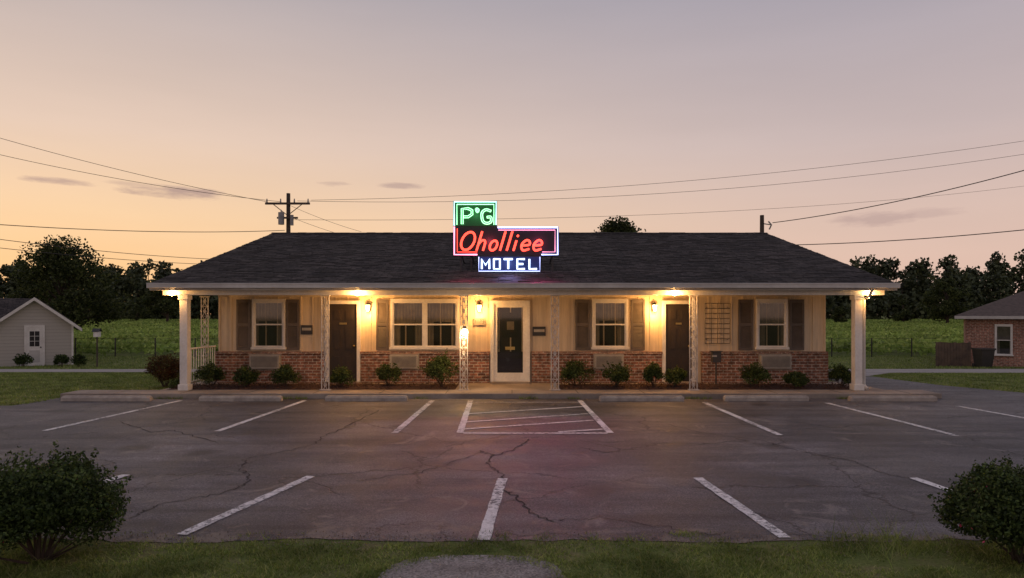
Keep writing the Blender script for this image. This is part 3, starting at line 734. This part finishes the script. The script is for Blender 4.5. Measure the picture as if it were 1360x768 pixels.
L(682,[[(0,13),(0,6),(0,0)],[(-.3,18.5),(.3,20)]])
for u in (691,707):
    L(u,[[(0,6.5),(9.5,7.5),(8.5,12),(4,13.5),(0,9),(.3,4),(4,0),(11,2)]])
def blk(st):
    for s_ in st: tb(s_,'n_white',.024,.05)
t0,t1=344.5,357.5
blk([[(640,t1),(640,t0),(645,t0+8),(650,t0),(650,t1)],[(656,t0),(664,t0),(664,t1),(656,t1),(656,t0-.5)],[(669,t0),(681,t0)],[(675,t0),(675,t1)],[(697,t0),(687,t0),(687,t1),(697,t1)],[(687,(t0+t1)/2),(695,(t0+t1)/2)],[(703,t0),(703,t1),(713,t1)]])
T.build('neon_tubes',sign)
for px,py,c,pw in ((632,285,(.2,1,.35),20),(625,320,(1,.08,.2),150),(715,320,(1,.1,.36),150),(676,350,(.45,.4,1),30)):
    q=sp(px,py,.1); o=light('neon_glow_lamp',q,pw,c,.05,sign,'SPOT'); o.data.spot_size=math.radians(85); o.data.spot_blend=1
    o.rotation_euler=Vector((0,1,.36)).to_track_quat('Z','Y').to_euler()
for px,py,c,pw in ((632,285,(.2,1,.35),1.6),(650,320,(1,.08,.15),4),(715,322,(1,.1,.3),4),(676,350,(.4,.5,1),2)):
    light('neon_halo_lamp',sp(px,py,.25),pw,c,.015,sign)

# ---------------- utility poles and lines ----------------
def pole(px,ptop,d,arms,name='utility_pole'):
    m=MB(); x0=X(px,d); zt=Z(ptop,d); z0=float(h(d))
    m.tube([(x0,d,z0-.5),(x0,d,zt)],.17,'wood',10,r1=.11)
    for pa,wd in arms:
        za=Z(pa,d); m.box(x0-wd/2,x0+wd/2,d-.2,d-.1,za-.06,za+.06,'wood')
        for t in np.linspace(-wd/2+.1,wd/2-.1,4): m.tube([(x0+t,d-.15,za+.06),(x0+t,d-.15,za+.16),(x0+t,d-.15,za+.28)],.05,'galv',7,r1=.03)
        for sg in (-1,1): m.tube([(x0,d-.14,za-.7),(x0+sg*wd*.32,d-.14,za-.05)],.025,'wood',5)
    return m,x0,zt
m,x0,zt=pole(383,257,40,[(271,2.6)])
m.box(x0-.6,x0+.6,39.78,39.9,Z(290,40)-.05,Z(290,40)+.05,'wood')
zc=Z(289,40); m.tube([(x0-.32,39.7,zc-.45),(x0-.32,39.7,zc+.25)],.17,'galv',12); m.tube([(x0-.32,39.7,zc+.25),(x0-.32,39.7,zc+.4)],.04,'galv',6)
m.tube([(x0+.3,39.7,zc-.5),(x0+.3,39.7,zc+.1)],.1,'galv',10)
m.build('utility_pole')
m,x1,zt1=pole(1012,286,38,[])
zz=Z(297,38); m.tube([(x1,38,zz),(x1+.45,37.8,zz-.1)],.03,'galv',6); m.tube([(x1+.3,37.85,zz+.1),(x1+.45,37.8,zz-.1),(x1+.35,37.85,zz-.35)],.04,'galv',6)
m.build('utility_pole')
wr=MB()
def wire(p0,p1,sag,r=.016,n=28):
    A=Vector((X(p0[0],p0[2]),p0[2],Z(p0[1],p0[2])));B=Vector((X(p1[0],p1[2]),p1[2],Z(p1[1],p1[2])))
    wr.tube([A+(B-A)*t-Vector((0,0,4*sag*t*(1-t))) for t in np.linspace(0,1,n)],r,'wire',5)
wire((-160,135,34),(354,268,40),.35,.013); wire((-160,166,34),(372,268,40),.45,.013); 
wire((-200,282,26),(378,306,40),.35,.018); wire((-220,285,22),(300,345,34),.25,.013); wire((-220,302,20),(300,352,34),.2,.012)
wire((413,266,40),(1700,128,40),1.3,.011); wire((395,267,40),(1700,143,40),1.7,.011); wire((388,292,40),(1500,228,60),1.2,.011)
wire((1026,296,37.8),(1700,120,24),.6,.022); wire((1022,326,37.8),(1700,262,26),.4,.022)
wire((383,272,40),(480,308,42),.1,.01); wire((390,290,40),(520,330,30),.1,.01)
wr.build('power_lines')

# ---------------- left cottage ----------------
dC=34; cot=empty('siding_cottage',(X(46,dC),dC,-.68),math.radians(33))
m=MB(); hw=1.62; ez=2.15; pz=3.42
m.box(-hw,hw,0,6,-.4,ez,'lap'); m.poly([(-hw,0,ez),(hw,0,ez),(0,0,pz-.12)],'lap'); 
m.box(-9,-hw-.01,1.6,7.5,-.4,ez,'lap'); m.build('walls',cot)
m=MB(); o=.38; zo=ez-(pz-ez)/hw*o
for sg in (-1,1):
    m.poly([(sg*(hw+o),-.35,zo+.02),(0,-.35,pz+.02),(0,7.5,pz+.02),(sg*(hw+o),7.5,zo+.02)],'shingle')
    m.poly([(sg*(hw+o),-.35,zo-.14),(0,-.35,pz-.14),(0,-.35,pz+.02),(sg*(hw+o),-.35,zo+.02)],'white')
    m.poly([(sg*(hw+o),-.35,zo-.14),(0,-.35,pz-.14),(0,7.5,pz-.14),(sg*(hw+o),7.5,zo-.14)],'white')
m.poly([(hw+o,-.35,zo-.14),(hw+o,7.5,zo-.14),(hw+o,7.5,zo+.02),(hw+o,-.35,zo+.02)],'white')
m.poly([(-9.3,1.2,ez-.05),(-.5,1.2,ez-.05),(-.0,4.5,pz+.05),(-9.3,4.5,pz+.05)],'shingle'); m.poly([(-9.3,7.9,ez-.05),(0,7.9,ez-.05),(0,4.5,pz+.05),(-9.3,4.5,pz+.05)],'shingle')
m.box(-9.3,-hw-.4,1.17,1.2,ez-.22,ez-.06,'white')
m.build('roof',cot)
m=MB()
m.box(-.42,-.33,-.06,-.002,0,2.05,'white'); m.box(.33,.42,-.06,-.002,0,2.05,'white'); m.box(-.33,.33,-.059,-.002,1.96,2.05,'white'); m.box(-.33,.33,-.04,-.002,0,1.96,'white')
m.box(-.2,.2,-.047,-.041,1.0,1.75,'dark'); m.box(-.01,.01,-.052,-.048,1.0,1.75,'white')
for e in(1.25,1.5): m.box(-.2,.2,-.0525,-.0485,e,e+.02,'white')
m.box(-.22,.22,-.047,-.041,.2,.8,'fascia'); m.box(-.7,.7,-1.1,-.07,-.3,.02,'conc'); m.ball((.25,-.07,.95),.035,'black')
for xx in (-hw-.01,hw-.08): m.box(xx,xx+.09,-.03,-.002,0,ez-.02,'white')
m.build('door_and_trim',cot)
for px,wd,hh in ((25,.8,.7),(77,.75,.7),(100,.7,.65)):
    d=33; shrub('boxwood_shrub',X(px,d)*.985,d-.2,float(h(33)),wd,hh,1500,.09)
m=MB(); d=32; x0=X(129,d); z0=float(h(d)); m.tube([(x0,d,z0-.2),(x0,d,z0+1.75)],.035,'wood'); m.box(x0-.12,x0+.12,d-.1,d+.1,z0+1.45,z0+1.7,'white'); m.poly([(x0-.18,d-.15,z0+1.69),(x0+.18,d-.15,z0+1.69),(x0+.18,d,z0+1.85),(x0-.18,d,z0+1.85)],'black'); m.poly([(x0-.18,d+.15,z0+1.69),(x0+.18,d+.15,z0+1.69),(x0+.18,d,z0+1.85),(x0-.18,d,z0+1.85)],'black')
m.build('birdhouse_on_post')
def wfence(xa,xb,d,name):
    m=MB(); z0=float(h(d)); x=xa
    while x<=xb: m.tube([(x,d,z0-.2),(x,d,z0+1.15)],.04,'black',5); x+=2.4
    for zz in (.25,.55,.85,1.1): m.tube([(xa,d,z0+zz),(xb,d,z0+zz)],.012,'black',4)
    m.build(name)
wfence(X(100,41),-8,41,'wire_fence'); wfence(12,X(1255,41),41,'wire_fence')
# ---------------- right brick house ----------------
dH=34; hs=empty('brick_house',(X(1282,dH),dH,-.66),math.radians(-33))
m=MB(); m.box(0,11,0,8,-.4,2.5,'brick2'); m.build('walls',hs)
m=MB(); o=.45; ez=2.5; pz=4.35
a0,a1,b0,b1=-o,11+o,-o,8+o; r0=(3.9,4,pz); r1=(7.1,4,pz)
m.poly([(a0,b0,ez),(a1,b0,ez),r1,r0],'shingle2'); m.poly([(a1,b1,ez),(a0,b1,ez),r0,r1],'shingle2'); m.poly([(a0,b1,ez),(a0,b0,ez),r0],'shingle2'); m.poly([(a1,b0,ez),(a1,b1,ez),r1],'shingle2')
m.box(a0,a1,b0,b1,ez-.15,ez-.004,'fascia'); m.build('roof',hs)
window(1.25,1.85,.62,2.02,'window',hs,-.002); window(3.4,4.4,.62,2.02,'window',hs,-.002)
m=MB(); d=33.6
z0=float(h(d)); x=X(1243,d); xe=X(1288,d)
while x<xe: m.box(x,x+.13,d,d+.025,z0,z0+1.18+random.uniform(-.03,.03),'fence'); x+=.145
m.box(X(1243,d),xe,d+.027,d+.07,z0+.3,z0+.38,'fence'); m.box(X(1243,d),xe,d+.027,d+.07,z0+.9,z0+.98,'fence')
m.build('wooden_fence')
m=MB(); d=32.2; x0=X(1306,d); z0=float(h(d))
B=[(x0-.24,d-.25),(x0+.24,d-.25),(x0+.24,d+.25),(x0-.24,d+.25)]; Tt=[(x0-.32,d-.33),(x0+.32,d-.33),(x0+.32,d+.33),(x0-.32,d+.33)]
for i in range(4):
    i2=(i+1)%4; m.poly([(*B[i],z0),(*B[i2],z0),(*Tt[i2],z0+.85),(*Tt[i],z0+.85)],'black')
m.box(x0-.35,x0+.35,d-.38,d+.35,z0+.851,z0+.93,'black'); m.tube([(x0-.3,d+.28,z0+.1),(x0+.3,d+.28,z0+.1)],.1,'black',10)
m.build('wheeled_trash_bin',bev=.01)

# ---------------- world ----------------
W=bpy.data.worlds.new('World'); scene.world=W; W.use_nodes=True; nt=W.node_tree; nt.nodes.clear()
out=nt.nodes.new('ShaderNodeOutputWorld'); bg=nt.nodes.new('ShaderNodeBackground'); nt.links.new(bg.outputs[0],out.inputs[0])
tc=nt.nodes.new('ShaderNodeTexCoord').outputs['Generated']
sx=nt.nodes.new('ShaderNodeSeparateXYZ'); nt.links.new(tc,sx.inputs[0])
zc=math_(nt,'MAXIMUM',sx.outputs[2],0)
def sr(l): return [(p,srgb(*c)) for p,c in l]
right=ramp(nt,zc,sr([(0,(226,188,168)),(.13,(218,190,178)),(.23,(200,182,180)),(.42,(163,158,170)),(1,(140,143,164))]))
left=ramp(nt,zc,sr([(0,(254,192,134)),(.06,(254,205,148)),(.13,(251,212,168)),(.23,(233,205,184)),(.42,(187,175,174)),(1,(142,144,164))]))
SAZ=math.radians(-38)
dt=nt.nodes.new('ShaderNodeVectorMath'); dt.operation='DOT_PRODUCT'; nt.links.new(tc,dt.inputs[0]); dt.inputs[1].default_value=(math.sin(SAZ),math.cos(SAZ),0)
fr=nt.nodes.new('ShaderNodeMapRange'); fr.inputs[1].default_value=.2; fr.inputs[2].default_value=1.0; nt.links.new(dt.outputs['Value'],fr.inputs[0])
fac=math_(nt,'POWER',fr.outputs[0],2.2)
col=mix(nt,fac,right,left)
az=math_(nt,'ARCTAN2',sx.outputs[0],sx.outputs[1]); elv=math_(nt,'ARCSINE',sx.outputs[2])
cb=nt.nodes.new('ShaderNodeCombineXYZ'); nt.links.new(math_(nt,'MULTIPLY',az,14),cb.inputs[0]); nt.links.new(math_(nt,'MULTIPLY',elv,70),cb.inputs[1])
nz=noise(nt,cb.outputs[0],1.0,5,.65)
tot=None
for px,py,wp,hp,st in ((80,241,48,5,.7),(235,256,70,9,.85),(190,246,50,4,.4),(443,244,24,4,.6),(537,247,32,4,.6),(1160,291,60,12,.5),(1230,283,50,8,.3)):
    a0=math.atan2(px-680,F); e0=math.atan2((HY-py)*math.cos(a0),F); wa=wp/F*math.cos(a0)**2; we=hp/F*math.cos(a0)
    q1=math_(nt,'POWER',math_(nt,'ABSOLUTE',math_(nt,'DIVIDE',math_(nt,'SUBTRACT',az,a0),wa)),2)
    q2=math_(nt,'POWER',math_(nt,'ABSOLUTE',math_(nt,'DIVIDE',math_(nt,'SUBTRACT',elv,e0),we)),2)
    q=math_(nt,'ADD',math_(nt,'ADD',q1,q2),math_(nt,'MULTIPLY',math_(nt,'SUBTRACT',nz,.5),4))
    v_=math_(nt,'MULTIPLY',math_(nt,'SUBTRACT',1.0,math_(nt,'MULTIPLY',q,.9),None,True),st)
    tot=v_ if tot is None else math_(nt,'MAXIMUM',tot,v_)
col=mix(nt,math_(nt,'MULTIPLY',tot,.8),col,srgb(158,132,134))
mpn=nt.nodes.new('ShaderNodeMapping'); mpn.inputs['Scale'].default_value=(1.2,1.2,7); nt.links.new(tc,mpn.inputs[0])
col=mix(nt,.5,col,ramp(nt,noise(nt,mpn.outputs[0],1.6,4,.55),[(.3,.95),(.7,1.07)]),'MULTIPLY')
sky=nt.nodes.new('ShaderNodeTexSky'); sky.sky_type='NISHITA'; sky.sun_disc=False; sky.sun_elevation=math.radians(1.5); sky.sun_rotation=SAZ
sk=mix(nt,1.0,sky.outputs[0],(.002,.002,.002),'MULTIPLY')
col=mix(nt,1.0,col,sk,'ADD')
nt.links.new(col,bg.inputs[0]); bg.inputs[1].default_value=1.0
sl=bpy.data.lights.new('sun','SUN'); sl.energy=.25; sl.angle=math.radians(3); sl.color=(1,.6,.35); so=bpy.data.objects.new('sun',sl); scene.collection.objects.link(so)
dv=Vector((math.sin(SAZ)*math.cos(math.radians(3)),math.cos(SAZ)*math.cos(math.radians(3)),math.sin(math.radians(3))))
so.rotation_euler=dv.to_track_quat('Z','Y').to_euler()

scene.view_settings.view_transform='Standard'; scene.view_settings.look='None'; scene.view_settings.exposure=0
cam=bpy.data.cameras.new('camera'); cam.lens=24; cam.sensor_width=36; cam.shift_y=34/1360; cam.clip_end=6000; cam.clip_start=.05
co=bpy.data.objects.new('camera',cam); co.location=(0,0,CH); co.rotation_euler=(math.radians(90),0,0); scene.collection.objects.link(co); scene.camera=co
